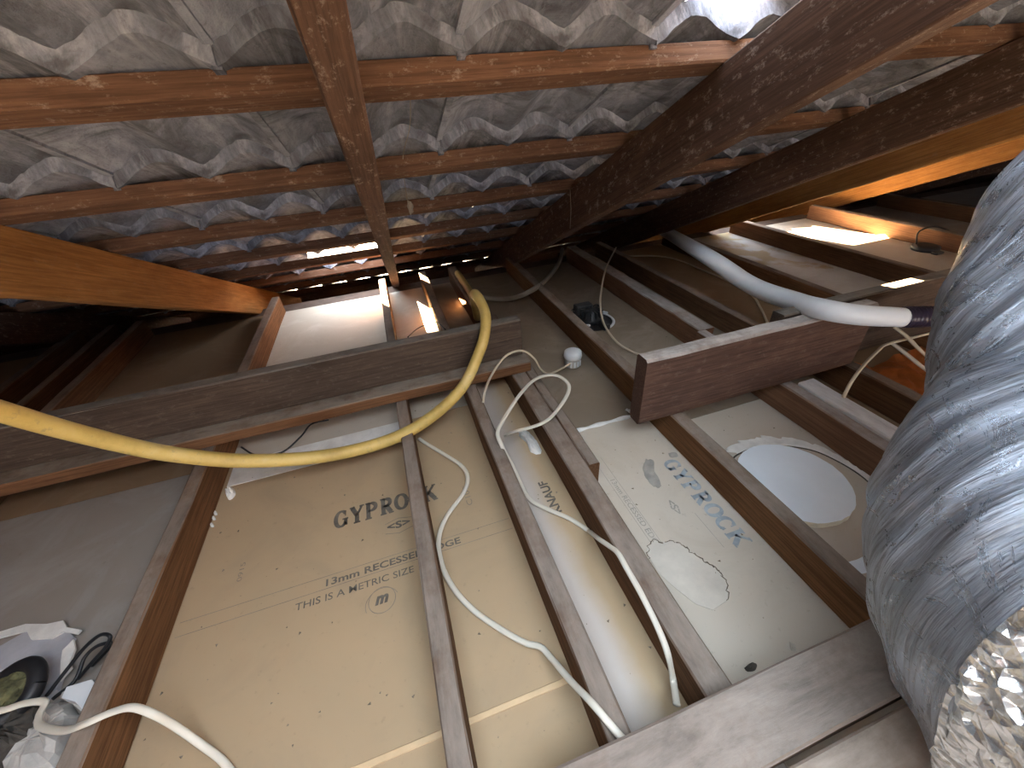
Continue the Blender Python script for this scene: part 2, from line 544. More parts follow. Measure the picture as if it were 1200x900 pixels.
sheet(-1.13, -0.575, 1.02, EAVE, 'brown_board')
sheet(XL, -1.13, -1.2, EAVE, 'brown_board')
sheet(XL, XR, -3.2, -1.2, 'dusty')

# roof tiles
roof = empty('roof')
tag(roof, 'underside of the sloping roof of grey wavy concrete tiles', kind='structure')
AMP, THK, TLEN = 0.038, 0.023, 0.41
def roll(u):
    s = 0.5 - 0.5 * math.cos(2 * math.pi * u / (COVER / 2))
    return AMP * s ** 0.68
def tile_mesh(idx, keep=None):
    rnd = random.Random(idx)
    bm = bmesh.new()
    NU, NV = 32, 3
    us = [COVER * i / NU for i in range(NU + 1)]
    top, bot = [], []
    ph = rnd.uniform(0, 100)
    for k in range(NV + 1):
        v = TLEN * k / NV
        lift = (THK + 0.003) * v / GAUGE
        rt, rb = [], []
        for u in us:
            w = noise.noise(Vector((u * 9 + ph, v * 6, 0))) * 0.0022
            z = 0.0255 + roll(u) + lift + w
            th = THK * (1.12 if roll(u) < AMP * 0.35 else 1.0)
            dv = noise.noise(Vector((u * 25 + ph, 7, 3))) * 0.006 if k == 0 else 0
            if k == 0:
                z += noise.noise(Vector((u * 60 + ph, 3, 9))) * 0.003
                th *= 1.12 + 0.35 * noise.noise(Vector((u * 45 + ph, 5, 1)))
            rb.append(bm.verts.new((u, v + dv, z)))
            rt.append(bm.verts.new((u, v + dv, z + th)))
        top.append(rt)
        bot.append(rb)
    for k in range(NV):
        for i in range(NU):
            bm.faces.new((bot[k][i], bot[k + 1][i], bot[k + 1][i + 1], bot[k][i + 1]))
            bm.faces.new((top[k][i], top[k][i + 1], top[k + 1][i + 1], top[k + 1][i]))
        bm.faces.new((bot[k][0], top[k][0], top[k + 1][0], bot[k + 1][0]))
        bm.faces.new((bot[k][NU], bot[k + 1][NU], top[k + 1][NU], top[k][NU]))
    for i in range(NU):
        bm.faces.new((bot[0][i], bot[0][i + 1], top[0][i + 1], top[0][i]))
        bm.faces.new((bot[NV][i], top[NV][i], top[NV][i + 1], bot[NV][i + 1]))
    # underlapping tongue along one side
    add_box(bm, -0.008, 0.004, 0.004, TLEN, 0.0225, 0.0345)
    for vtx in bm.verts[-8:]:
        vtx.co.z += (THK + 0.003) * vtx.co.y / GAUGE
    if keep:
        for co, no in ((keep[0], -1), (keep[1], 1)):
            bmesh.ops.bisect_plane(bm, geom=bm.verts[:] + bm.edges[:] + bm.faces[:], plane_co=(co, 0.2, 0), plane_no=(no, 0.18, 0), clear_outer=True)
            bmesh.ops.holes_fill(bm, edges=[e for e in bm.edges if e.is_boundary], sides=0)
    bmesh.ops.recalc_face_normals(bm, faces=bm.faces)
    me = bpy.data.meshes.new('roof_tile')
    bm.to_mesh(me)
    bm.free()
    me.materials.append(M['tile'])
    for p in me.polygons:
        p.use_smooth = True
    try:
        me.set_sharp_from_angle(angle=math.radians(40))
    except Exception:
        pass
    return me
TILES = [tile_mesh(i) for i in range(5)]
J0, J1, K0, K1 = -7, 11, -5, 7
for k in range(K0, K1 + 1):
    for j in range(J0, J1 + 1):
        if (j, k) in OPEN:
            continue
        o = bpy.data.objects.new('roof_tile', TILES[random.randrange(5)])
        C.objects.link(o)
        o.parent = roof
        du, dv, dr = random.uniform(-.002, .002), random.uniform(-.006, .006), random.uniform(-.006, .006)
        o.matrix_basis = RF @ Matrix.Translation((U0 + j * COVER + du, V0 + k * GAUGE - 0.011 + dv, random.uniform(0, 0.002))) @ Matrix.Rotation(dr, 4, 'Z')
for kp in ((-0.05, 0.092), (0.205, 0.40)):
    o = bpy.data.objects.new('roof_tile', tile_mesh(11, kp))
    C.objects.link(o)
    o.parent = roof
    o['label'] = 'broken piece of tile beside the bright gap'
    o.matrix_basis = RF @ Matrix.Translation((U0 + 2 * COVER, V0 - GAUGE - 0.011, 0.001))
o = bpy.data.objects.new('roof_tile', tile_mesh(13, (-0.05, 0.09)))
C.objects.link(o)
o.parent = roof
o['label'] = 'broken piece of tile left of the low bright gap'
o.matrix_basis = RF @ Matrix.Translation((U0 - COVER, V0 + 4 * GAUGE - 0.011, 0.001))
o = bpy.data.objects.new('roof_tile', tile_mesh(12, (0.125, 0.4)))
C.objects.link(o)
o.parent = roof
o['label'] = 'broken piece of tile right of the low bright gap'
o.matrix_basis = RF @ Matrix.Translation((U0, V0 + 4 * GAUGE - 0.011, 0.001))
for kp in ((-0.05, 0.015), (0.085, 0.40)):
    o = bpy.data.objects.new('roof_tile', tile_mesh(14, kp))
    C.objects.link(o)
    o.parent = roof
    o['label'] = 'piece of a cracked tile'
    o.matrix_basis = RF @ Matrix.Translation((U0 + 3 * COVER, V0 + GAUGE - 0.011, 0.001))
# the rest of the roof beyond what the photograph shows: plain slabs closing the space
def roof_slab(name, u0, u1, v0, v1, m=RF, n0=0.03, n1=0.07):
    bm = bmesh.new()
    add_box(bm, u0, u1, v0, v1, n0, n1, m)
    o = from_bm(name, bm, M['tile'], roof)
    return o
UA, UB = U0 + J0 * COVER, U0 + (J1 + 1) * COVER
VA, VB = V0 + K0 * GAUGE, V0 + (K1 + 1) * GAUGE
RIDGE_V = -1.62
roof_slab('roof_covering', XL, UA - 0.002, RIDGE_V, VB)
roof_slab('roof_covering', UB + 0.002, XR, RIDGE_V, VB)
roof_slab('roof_covering', UA, UB, RIDGE_V, VA)
rz = ZT - ST * RIDGE_V
ry = CT * RIDGE_V
bk = Matrix.Translation((0, ry, rz)) @ Matrix.Rotation(math.pi, 4, 'Z') @ Matrix.Translation((0, 0, 0)) @ roof_frame(0)
roof_slab('roof_covering', -XR, -XL, 0, 3.0, bk)
# gable walls and eave
for nm, x in (('wall_left', XL), ('wall_right', XR)):
    w = box_obj(nm, x - 0.1, x + 0.1, -4.4, 3.3, -1.2, 2.2, M['brick_dark'])
    tag(w, 'dark gable wall closing the roof space', kind='structure')
w = box_obj('wall_front', XL, XR, EAVE + 0.002, EAVE + 0.12, -2.6, -0.01, M['brick_dark'])
tag(w, 'dark top of the outer wall below the eave', kind='structure')
bm = bmesh.new()
add_box(bm, XL, -1.5, -3.4, -3.2, -2.6, 1.1)
add_box(bm, 2.5, XR, -3.4, -3.2, -2.6, 1.1)
add_box(bm, -1.5, 2.5, -3.4, -3.2, -2.6, 0.05)  # low middle part leaves the added opening for fill light
w = from_bm('wall_back', bm, M['brick_dark'])
tag(w, 'dark wall behind the viewer with a wide opening added for fill light', kind='structure')
fy = CT * (VB - 0.03)
fz = ZT - ST * (VB - 0.03)
fa = box_obj('trim_1', XL, XR, fy - 0.02, fy + 0.005, fz - 0.25, fz + 0.040, M['batten'])
tag(fa, 'fascia board under the last row of tiles', kind='structure')
fs = box_obj('trim_2', XL, XR, EAVE + 0.12, fy, fz - 0.26, fz - 0.25, M['brick_dark'])
tag(fs, 'eave lining between wall and fascia', kind='structure')
gr = box_obj('ground', -40, 40, -40, 40, -2.8, -2.6, M['ground'])
tag(gr, 'pale ground outside the eave', kind='structure')

# rafters
RW = 0.036
def rafter(xl, label, mat, depth=None, width=RW, v0=-1.6, v1=3.42):
    d = depth or (ZT - ZB) * CT
    me = timber_mesh('rafter', v1 - v0, width, d, seg=16, mat=M[mat])
    o = link_mesh('rafter', me, None)
    # local X -> down slope, local Z -> outward
    m = Matrix.Identity(4)
    for i, v in enumerate((Vector((0, CT, -ST)), Vector((-1, 0, 0)), Vector((0, ST, CT)))):
        for r in range(3):
            m[r][i] = v[r]
    org = Vector((xl, CT * v0, ZT - ST * v0)) - Vector((0, ST, CT)) * d
    for r in range(3):
        m[r][3] = org[r]
    o.matrix_world = m
    tag(o, label, 'rafter', 'sloping roof rafters')
    return o
rafter(-1.42, 'dark rafter in deep shadow behind the orange-lit rafter at left edge', 'rafter')
rafter(-0.705, 'rafter tinted with orange bounce light, crossing the left edge above the yellow hose', 'rafter_glow', depth=0.135)
rafter(-0.006, 'reddish dusty rafter running down the middle of the tiled roof', 'rafter', width=0.036)
rafter(0.640, 'large dark brown rafter beside the bright gap in the tiles', 'rafter', width=0.042)
rafter(1.352, 'dark rafter right of the large brown one, above the white hose', 'rafter', depth=0.128)
rafter(2.02, 'orange-lit rafter just below the dark one at right edge', 'rafter_glow')
rafter(2.86, 'narrow orange-lit rafter farthest right, above the sunlit bay', 'rafter_glow')
rafter(3.55, 'rafter in darkness beyond the sunlit bay', 'rafter')

# battens
BL = ['roof batten above the frame top, under the missing tiles', 'thick brown roof batten nearest the viewer, across the top', 'second roof batten from the top with an orange underside',
      'third roof batten from the top', 'fourth roof batten from the top', 'fifth roof batten from the top, beside the bright gap', 'sixth roof batten, just below the bright gap',
      'seventh roof batten close to the eave', 'lowest roof batten at the eave']
for i, k in enumerate(range(-1, 8)):
    me = timber_mesh('roof_batten', XR - XL - 0.2, 0.046, 0.034, seg=24, jit=0.0015, mat=M['batten'])
    o = link_mesh('roof_batten', me, None)
    m = RF @ Matrix.Translation((XL + 0.1, V0 + k * GAUGE + 0.023, 0.0006))
    o.matrix_world = m
    tag(o, BL[i], 'batten', 'roof battens')

# ceiling joists
HJ = 0.085
def joist(x0, x1, y0, y1, label, mat='joist', z0=0.0003, z1=HJ):
    o = timber_y('ceiling_joist', x0, x1, y0, y1, z0, z1, M[mat], seg=22)
    tag(o, label, 'joist', 'ceiling joists')
    return o
YN, YF = -1.1, EAVE - 0.01
joist(-0.593, -0.558, YN, YF, 'reddish brown joist crossed by the white cable at bottom left', 'joist_warm')
joist(-0.083, -0.050, YN, YF, 'thin grey-topped joist covering part of the black lettering')
joist(0.124, 0.158, YN, YF, 'grey-topped joist where the curving white cable ends, right of the lettering')
joist(0.276, 0.322, YN, YF, 'joist under the looped white cable, with a short piece lapped on it')
o = joist(0.3235, 0.352, 0.575, 1.45, 'short joist piece lapped beside a longer joist near the white loop')
joist(0.600, 0.638, YN, YF, 'joist left of the white round cut-out disc', 'joist_warm')
joist(0.954, 0.990, YN, 1.0, 'brown joist right of the round disc, beside the white board', 'joist_pale')
joist(0.966, 1.024, 1.001, YF, 'broad pale-topped joist right of the black downlight fitting', 'joist_pale')
joist(1.196, 1.232, YN, 0.75, 'dark joist between the white board and the silver duct')
joist(1.150, 1.184, 0.755, YF, 'dark joist behind the right hanging beam, left of the white hose')
joist(1.600, 1.636, YN, YF, 'orange-brown joist running beneath the white hose', 'joist_warm')
joist(2.10, 2.14, YN, YF, 'dark joist in front of the sunlit bay at right')
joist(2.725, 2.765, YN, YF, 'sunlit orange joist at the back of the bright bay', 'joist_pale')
joist(3.35, 3.39, YN, YF, 'joist in darkness behind the sunlit joist at right')
joist(-1.165, -1.13, YN, YF, 'dark joist at left, nearest to the orange-lit board')
joist(-1.275, -1.245, YN, YF, 'dark joist at left, middle one of three close together')
joist(-1.42, -1.38, YN, YF, 'dark joist at far left, outermost of three close together')

# white board next to the disc joist
o = timber_y('white_board', 0.992, 1.048, -0.3, 0.635, 0.0003, 0.092, M['white_wood'], seg=8)
tag(o, 'white painted board lying along the joist beside the duct', 'board')

# hanging beams
o = timber_x('hanging_beam', -2.6, 0.330, 1.050, 1.088, 0.1215, 0.243, M['hanging'], seg=14)
tag(o, 'dark grey-brown hanging beam on edge behind the yellow hose', 'beam')
o = timber_x('beam_plate', -2.6, 0.338, 1.0, 1.10, HJ + 0.001, 0.1205, M['plate'], seg=14)
tag(o, 'flat timber with orange-brown front edge under the left hanging beam', 'beam')
o = timber_x('hanging_beam', 0.500, 1.20, 0.650, 0.692, HJ + 0.001, 0.278, M['hanging_red'], seg=8, cham=0.006)
tag(o, 'reddish hanging beam on edge with white dusty top and cut end', 'beam')
o = timber_x('hanging_beam', 0.93, 2.6, 0.694, 0.730, HJ + 0.001, 0.283, M['hanging'], seg=8)
tag(o, 'grey beam lapped behind the reddish beam, running behind the duct', 'beam')
# timbers at the viewer's feet
o = timber_x('foot_beam', 0.02, 1.5, 0.041, 0.121, HJ + 0.001, 0.125, M['foot'], seg=8)
tag(o, 'wide grey timber across the bottom right, nearest the joist ends', 'beam')
o = timber_x('foot_beam', 0.02, 1.5, -0.075, 0.034, HJ + 0.001, 0.118, M['foot_tan'], seg=8)
tag(o, 'tan timber at the bottom edge, in front of the wide grey one', 'beam')

# ------------------------------------------------------------------ silver duct
duct = empty('flexible_duct', (0.62, 0.12, 0.30))
tag(duct, 'big crumpled silver foil duct hanging down the right side', 'duct')
DR = 0.142
ax = [(1555, 15, 0.47, 1.0), (1480, 130, 0.475, 1.0), (1352, 270, 0.455, 1.0), (1318, 400, 0.425, 0.98), (1312, 500, 0.405, 0.97), (1280, 620, 0.385, 1.08),
      (1292, 730, 0.365, 1.13), (1350, 830, 0.348, 1.18), (1450, 930, 0.335, 1.16), (1580, 1030, 0.32, 1.1)]
axp = [ondepth(a, b, c) for a, b, c, d in ax]
NS = 26
cl = catmull(axp, NS)
rad = catmull([(d, 0, 0) for a, b, c, d in ax], NS)
seglen = [0.0]
for a, b in zip(cl, cl[1:]):
    seglen.append(seglen[-1] + (b - a).length)
LEAN = 0.10
TOT = seglen[-1]
fr = []
side = Vector((0, 0, 1)).cross(cl[1] - cl[0]).normalized()
for i, p in enumerate(cl):
    t = (cl[min(i + 1, len(cl) - 1)] - cl[max(i - 1, 0)]).normalized()
    side = (side - t * side.dot(t)).normalized()
    fr.append((p, side.copy(), side.cross(t), rad[i].x))
def at_len(s):
    s = min(max(s, 0.0), TOT - 1e-6)
    lo, hi = 0, len(cl) - 1
    while hi - lo > 1:
        md = (lo + hi) // 2
        if seglen[md] <= s: lo = md
        else: hi = md
    k = (s - seglen[lo]) / max(1e-9, seglen[hi] - seglen[lo])
    A, B = fr[lo], fr[hi]
    return A[0].lerp(B[0], k), A[1].lerp(B[1], k), A[2].lerp(B[2], k), A[3] + (B[3] - A[3]) * k
def duct_section(name, s0, s1, mat, extra=0.0, wr=1.0, crump=0.0, seg=96, step=0.0042):
    """the turns lean across the duct, so every ring is slanted"""
    bm = bmesh.new()
    rings, ss = [], []
    n = max(3, int((s1 - s0) / step))
    for i in range(n + 1):
        s = s0 + (s1 - s0) * i / n
        ring = []
        for q in range(seg):
            a = 2 * math.pi * q / seg
            ca, sa = math.cos(a), math.sin(a)
            p, sd, up, rr = at_len(s - LEAN * math.sin(a - math.radians(215)))
            d3 = sd * ca + up * sa
            warp = 0.016 * noise.noise(Vector((ca * 1.5, sa * 1.5, s * 8)))
            h = ((s + warp) / 0.041) % 1.0
            fold = abs(h - 0.5) * 2
            r = DR * rr + extra
            r += wr * 0.0075 * (fold ** 1.5) * (0.6 + 0.8 * abs(noise.noise(Vector((ca * 2, sa * 2, s * 14)))))
            r += wr * 0.008 * noise.noise(d3 * 2.0 + p * 7)
            r += wr * 0.0035 * noise.noise(Vector((ca * 2.5, sa * 2.5, s * 55)))
            if crump:
                v = noise.voronoi(Vector((ca * DR, sa * DR, s)) * 55)[0]
                r += crump * (v[1] - v[0])
            ring.append(bm.verts.new(p + d3 * r))
        rings.append(ring)
        ss.append(s)
    uv = bm.loops.layers.uv.new('turns')
    for i, (a, b) in enumerate(zip(rings, rings[1:])):
        for q in range(seg):
            f = bm.faces.new((a[q], a[(q + 1) % seg], b[(q + 1) % seg], b[q]))
            u0, u1 = q / seg, (q + 1) / seg
            for lp, (uu, sv) in zip(f.loops, ((u0, ss[i]), (u1, ss[i]), (u1, ss[i + 1]), (u0, ss[i + 1]))):
                lp[uv].uv = (uu, sv * 2.2)
    bm.faces.new(rings[0][::-1])
    bm.faces.new(rings[-1])
    return from_bm(name, bm, mat, duct, smooth=not crump)
CUT = 0.822
duct_section('foil_jacket', 0.12, CUT + 0.008, M['foil'])
o = duct_section('foil_tape', CUT, CUT + 0.036, M['crumple'], 0.003, 0.5, 0.010, 150, 0.003)
o['label'] = 'crumpled shiny foil tape band'
o = duct_section('duct_sleeve', CUT + 0.032, TOT - 0.11, M['sleeve'], 0.0, 0.5)
o['label'] = 'smooth pale end sleeve'

# ------------------------------------------------------------------ hoses
o = tube_obj('yellow_hose', [onY(-170, 425, .56), onY(-80, 458, .62), onY(0, 482, .68), onY(100, 510, .74), onY(200, 532, .785), onY(300, 540, .81), onY(400, 531, .83), onY(480, 505, .865),
             onY(537, 460, .94), onY(562, 412, 1.00), onY(569, 382, 1.045), onY(567, 362, 1.10), onY(556, 345, 1.20), Vector((0.27, 1.42, 0.103)), Vector((0.30, 1.62, 0.103)), Vector((0.30, 1.95, 0.103))],
             0.0158, M['hose_yellow'], seg=16, sub=10)
tag(o, 'long yellow hose curving across the left and over the hanging beam', 'hose')

hw = empty('white_hose', onY(1058, 372, 0.64))
tag(hw, 'white flexible hose with dark end collar running behind the duct', 'hose')
hp = [onz(735, 247, .07), onz(770, 266, .075), onY(828, 300, 1.25), onY(880, 334, 0.98), onY(930, 353, 0.765), onY(962, 362, 0.655), onY(1005, 369, 0.595), onY(1058, 372, 0.56)]
hr = lambda t: 1.0
tube_obj('hose_tube', hp, 0.0235, M['hose_white'], hw, seg=18, sub=12, rfun=lambda t: 1.3 - 0.3 * t)
bm = bmesh.new()
cp = catmull([hp[-1] + (hp[-2] - hp[-1]) * 0.02, onY(1085, 371, 0.545), onY(1130, 369, 0.525)], 16)
n = len(cp)
add_tube(bm, cp, 0.0245, seg=18, rfun=lambda t: 1.0 + 0.07 * math.sin(t * 75))
o = from_bm('end_collar', bm, M['purple_black'], hw, smooth=True)
o['label'] = 'dark ribbed end collar'

# ------------------------------------------------------------------ cables
CW, CH = 0.0054, 0.0032
def cable(name, pts, label, mat='cable', rw=CW, rh=CH, group=None, sub=10):
    o = tube_obj(name, pts, rw, M[mat], rh=rh, seg=10, sub=sub)
    tag(o, label, 'cable', group)
    return o
jt = HJ + 0.006
cable('white_cable', [onz(491, 514, .006), onz(500, 520, .006), onz(520, 532, .006), onz(541, 546, .006), onz(548, 560, .006), onz(543, 578, .008), onz(523, 606, .012), onz(514, 633, .014), onz(518, 662, .01),
       onz(532, 690, .006), onz(556, 716, .006), onz(588, 738, .006), onz(615, 753, .008), onz(633, 758, .012), onz(645, 770, .02), onz(668, 797, .055), onz(694, 824, jt + .004), onz(722, 857, jt + .002), onz(735, 872, jt - .001)],
      'white flat cable winding from the left hanging beam to the grey foot timber')
cable('white_cable', [onz(566, 472, jt), onz(569, 456, .12), onY(577, 438, .97), onY(593, 417, .975), onY(612, 411, .98), onY(626, 420, 0.985), onz(634, 433, .09), onz(644, 438, .05), onz(660, 431, .03), onz(668, 426, .03)],
      'thin cream cable arching up in front of the beam end', 'cable_old', 0.0038, 0.003)
cable('white_cable', [onz(690, 622, .006), onz(668, 608, .006), onz(645, 598, .006), onz(622, 586, .006), onz(610, 566, .012), onz(600, 545, .04), onz(588, 522, .09), onz(583, 507, .105), onz(590, 492, .11), onz(608, 464, .12), onz(625, 446, .125), onz(640, 440, .125), onz(655, 441, .12),
       onz(666, 450, .115), onz(665, 462, .108), onz(655, 478, .10), onz(642, 492, .10), onz(625, 500, .098), onz(605, 505, .085), onz(592, 510, .05)],
      'white flat cable looped in the air over the joists at centre')
cable('white_cable', [onz(690, 622, .006), onX(701, 631, .262), onX(714, 640, .265), onX(724, 648, .266), onX(735, 667, .266), onX(752, 697, .266), onX(772, 738, .266), onX(783, 768, .262), onz(789, 798, .03), onz(793, 826, .05)],
      'white cable lying along the side of a joist down to the foot timber')
cable('white_cable', [onz(-40, 838, .065), onz(0, 833, .065), onz(30, 824, .06), onz(52, 823, .055), onz(46, 838, .055), onz(48, 851, .06), onz(75, 856, .08), onz(100, 848, .103), onz(130, 835, jt + .01), onz(155, 829, jt + .01), onz(180, 837, .088),
       onz(205, 851, .05), onz(235, 872, .018), onz(262, 893, .006), onz(285, 925, .006)],
      'white flat cable crossing the reddish joist at bottom left')
for i, (pts, lb) in enumerate((
        ([onz(55, 815, .02), onz(78, 785, .04), onz(100, 758, .06), onz(118, 744, .075), onz(129, 746, .075), onz(124, 758, .06), onz(108, 776, .04), onz(92, 795, .02)], 'black wire loop standing up beside the white connector, the taller of two'),
        ([onz(62, 819, .012), onz(88, 797, .018), onz(99, 771, .03), onz(114, 757, .035), onz(131, 754, .03), onz(120, 768, .02), onz(108, 780, .008)], 'black wire loop beside the white connector, the smaller of two'))):
    cable('black_wire', pts, lb, 'black', 0.0030, 0.0030, sub=8)
cable('grey_conduit', [onz(558, 347, .06), onz(575, 350, .02), onz(598, 350, .02), onz(620, 342, jt + .006), onz(640, 328, .05), onz(655, 308, .03), onz(659, 292, .03)], 'grey-brown conduit curving across the dark far joists', 'conduit_grey', 0.011, 0.011)
cable('thin_cable', [onz(722, 290, jt), onz(710, 315, jt + .006), onz(704, 345, .10), onz(704, 362, .08), onz(708, 380, .07), onz(722, 400, .02), onz(740, 412, .006), onz(757, 418, .006)], 'thin grey cable dropping past the black downlight fitting', 'cable_old', 0.004, 0.004)
cable('thin_cable', [onz(735, 300, .01), onz(770, 300, .01), onz(795, 305, .01), onz(820, 315, .01), onz(850, 328, .01), onz(880, 345, .01), onz(892, 362, .01), onz(900, 380, .01)], 'tan cable lying on the brown board under the white hose', 'cable_old', 0.0045, 0.004)
cable('thin_cable', [onz(988, 466, .095), onz(998, 447, .13), onz(1013, 427, .15), onz(1030, 410, .16), onz(1038, 404, .16), onz(1060, 398, .16), onz(1100, 388, .16)], 'thin cream cable rising from the white board and bending to the duct', 'cable_old', 0.0042, 0.0035)
cable('flat_cable', [onY(1045, 402, .640), onY(1062, 415, .60), onY(1082, 431, .55), onY(1110, 452, .50)], 'pale flat cable slanting down beside the duct, the lower of two', 'cable', 0.007, 0.004)
cable('flat_cable', [onY(1048, 383, .640), onY(1062, 394, .61), onY(1078, 410, .57), onY(1100, 430, .53)], 'dull flat cable slanting down beside the duct, the upper of two', 'cable_old', 0.007, 0.004)
cable('thin_cable', [onz(283, 524, .005), onz(300, 533, .01), onz(330, 530, .02), onz(352, 512, .03), onz(365, 497, .03), onz(385, 492, .02)], 'thin dark wire curled on the board behind the yellow hose', 'black', 0.0025, 0.0025)
cable('thin_cable', [onz(478, 395, .08), onz(488, 386, .06), onz(500, 380, .06), onz(512, 378, .08), onz(522, 386, .09)], 'thin dark wire arching in the sunlit bay', 'black', 0.0022, 0.0022)

# ------------------------------------------------------------------ prints on the boards (flat ink)
def stroke_poly(bm, pts, w, z):
    pts = [Vector((p[0], p[1], 0)) for p in pts]
    L = []
    R = []
    n = len(pts)
    for i, p in enumerate(pts):
        t = (pts[min(i + 1, n - 1)] - pts[max(i - 1, 0)]).normalized()
        s = Vector((-t.y, t.x, 0))
        ww = w[i] if isinstance(w, (list, tuple)) else w
        L.append(bm.verts.new((p + s * ww / 2) + Vector((0, 0, z))))
        R.append(bm.verts.new((p - s * ww / 2) + Vector((0, 0, z))))
    for i in range(n - 1):
        bm.faces.new((L[i], R[i], R[i + 1], L[i + 1]))
def arc(cx, cy, rx, ry, a0, a1, n=18):
    return [(cx + rx * math.cos(math.radians(a0 + (a1 - a0) * i / n)), cy + ry * math.sin(math.radians(a0 + (a1 - a0) * i / n))) for i in range(n + 1)]
def arcw(a0, a1, thick, thin, n=18):
    return [thin + (thick - thin) * abs(math.cos(math.radians(a0 + (a1 - a0) * i / n))) ** 1.2 for i in range(n + 1)]
T_, t_ = 0.29, 0.12
def sf(x, y, w=0.34):       # slab serif
    return ([(x - w / 2, y), (x + w / 2, y)], 0.09)
GL = {
 'G': [(arc(.46, .5, .36, .43, 42, 330), arcw(42, 330, T_, t_)), ([(.78, .08), (.78, .45)], T_ * .8), sf(.74, .45, .4), ([(.74, .62), (.74, .93)], .08)],
 'Y': [([(.16, .95), (.5, .45)], T_), ([(.84, .95), (.5, .45)], t_ * 1.3), ([(.5, .5), (.5, .05)], T_), sf(.17, .95, .36), sf(.83, .95, .32), sf(.5, .05, .44)],
 'P': [([(.25, .05), (.25, .95)], T_), (arc(.4, .7, .36, .22, 90, -90), arcw(90, -90, T_, t_)), ([(.25, .92), (.42, .92)], t_), ([(.25, .48), (.42, .48)], t_), sf(.25, .05, .44), sf(.2, .95, .3)],
 'R': [([(.25, .05), (.25, .95)], T_), (arc(.4, .71, .34, .21, 90, -90), arcw(90, -90, T_, t_)), ([(.25, .92), (.42, .92)], t_), ([(.25, .5), (.45, .5)], t_), ([(.46, .5), (.78, .06)], T_), sf(.25, .05, .42), sf(.2, .95, .3), sf(.84, .05, .22)],
 'O': [(arc(.5, .5, .38, .42, 0, 360, 30), arcw(0, 360, T_, t_, 30))],
 'C': [(arc(.5, .5, .38, .42, 45, 318), arcw(45, 318, T_, t_)), ([(.79, .62), (.79, .93)], .08), ([(.79, .08), (.79, .3)], .06)],
 'K': [([(.22, .05), (.22, .95)], T_), ([(.85, .93), (.3, .45)], t_ * 1.3), ([(.42, .58), (.84, .06)], T_), sf(.22, .05, .42), sf(.22, .95, .42), sf(.86, .95, .28), sf(.88, .05, .26)],
}
INK_Z = 0.0007
def serif_word(word, adv, h, mtx, mat, parent, name='printed_lettering'):
    bm = bmesh.new()
    x = 0
    for ch in word:
        for pts, w in GL[ch]:
            stroke_poly(bm, [(p[0] + x, p[1]) for p in pts], w, 0)
        x += adv
    for v in bm.verts:
        v.co = mtx @ Vector((v.co.x / (adv * len(word)), v.co.y * h, 0))
    o = from_bm(name, bm, mat, parent)
    return o
def place(p0, p1, z=INK_Z, up=None):
    """matrix that maps x 0..1 to p0 -> p1 on the floor and y in metres upwards from the line"""
    a, b = Vector((p0[0], p0[1], 0)), Vector((p1[0], p1[1], 0))
    ex = b - a
    ey = Vector((-ex.y, ex.x, 0)).normalized()
    m = Matrix.Identity(4)
    for r in range(3):
        m[r][0], m[r][1], m[r][3] = ex[r], ey[r], a[r]
    m[2][3] = z
    return m
def font_word(txt, p0, p1, h, mat, parent, bold=0.0, z=INK_Z, name='printed_lettering', shear=0.0):
    cu = bpy.data.curves.new('print_font', 'FONT')
    cu.body = txt
    cu.offset = bold
    cu.shear = shear
    cu.resolution_u = 3
    ob = bpy.data.objects.new('print_font', cu)
    C.objects.link(ob)
    bpy.context.view_layer.update()
    me = bpy.data.meshes.new_from_object(ob.evaluated_get(bpy.context.evaluated_depsgraph_get()))
    bpy.data.objects.remove(ob)
    xs = [v.co.x for v in me.vertices]
    ys = [v.co.y for v in me.vertices]
    m = place(p0, p1, z)
    for v in me.vertices:
        v.co = m @ Vector(((v.co.x - min(xs)) / (max(xs) - min(xs)), (v.co.y - min(ys)) / (max(ys) - min(ys)) * h, 0))
    me.name = name
    me.materials.clear()
    return link_mesh(name, me, mat, parent)
def ink_lines(segs, w, mat, parent, name='printed_line'):
    for a, b in segs:
        bm = bmesh.new()
        stroke_poly(bm, [a, b], w, INK_Z)
        from_bm(name, bm, mat, parent)
serif_word('GYPROCK', 1.03, 0.052, place((-0.269, 0.681), (-0.024, 0.681)), M['ink'], s_main)
font_word('<S>', (-0.150, 0.632), (-0.098, 0.632), 0.020, M['ink'], s_main, bold=0.03)
bm = bmesh.new(); stroke_poly(bm, [(-0.155, 0.626), (-0.124, 0.618), (-0.093, 0.626)], 0.0018, INK_Z); from_bm('printed_emblem', bm, M['ink_soft'], s_main)
bm = bmesh.new(); stroke_poly(bm, [(-0.155, 0.652), (-0.124, 0.660), (-0.093, 0.652)], 0.0018, INK_Z); from_bm('printed_emblem', bm, M['ink_soft'], s_main)
font_word('13mm RECESSED EDGE', (-0.279, 0.5435), (0.003, 0.5435), 0.016, M['ink'], s_main, bold=0.022)
ink_lines([((-0.55, 0.5665), (0.12, 0.5665)), ((-0.55, 0.5385), (0.12, 0.5385))], 0.0014, M['ink_soft'], s_main)
font_word('THIS IS A METRIC SIZE', (-0.335, 0.512), (-0.103, 0.512), 0.015, M['ink'], s_main, bold=0.006)
bm = bmesh.new(); stroke_poly(bm, arc(-0.170, 0.476, .026, .026, 0, 360, 32), 0.0016, INK_Z); from_bm('printed_emblem', bm, M['ink_soft'], s_main)
bm = bmesh.new(); stroke_poly(bm, arc(-0.170, 0.470, .032, .030, 20, 200, 24), 0.0014, INK_Z); from_bm('printed_emblem', bm, M['ink_soft'], s_main)
font_word('m', (-0.184, 0.468), (-0.157, 0.468), 0.018, M['ink'], s_main, bold=0.05, shear=0.3)
font_word('0915', (-0.452, 0.62), (-0.452, 0.665), 0.010, M['ink_soft'], s_main)
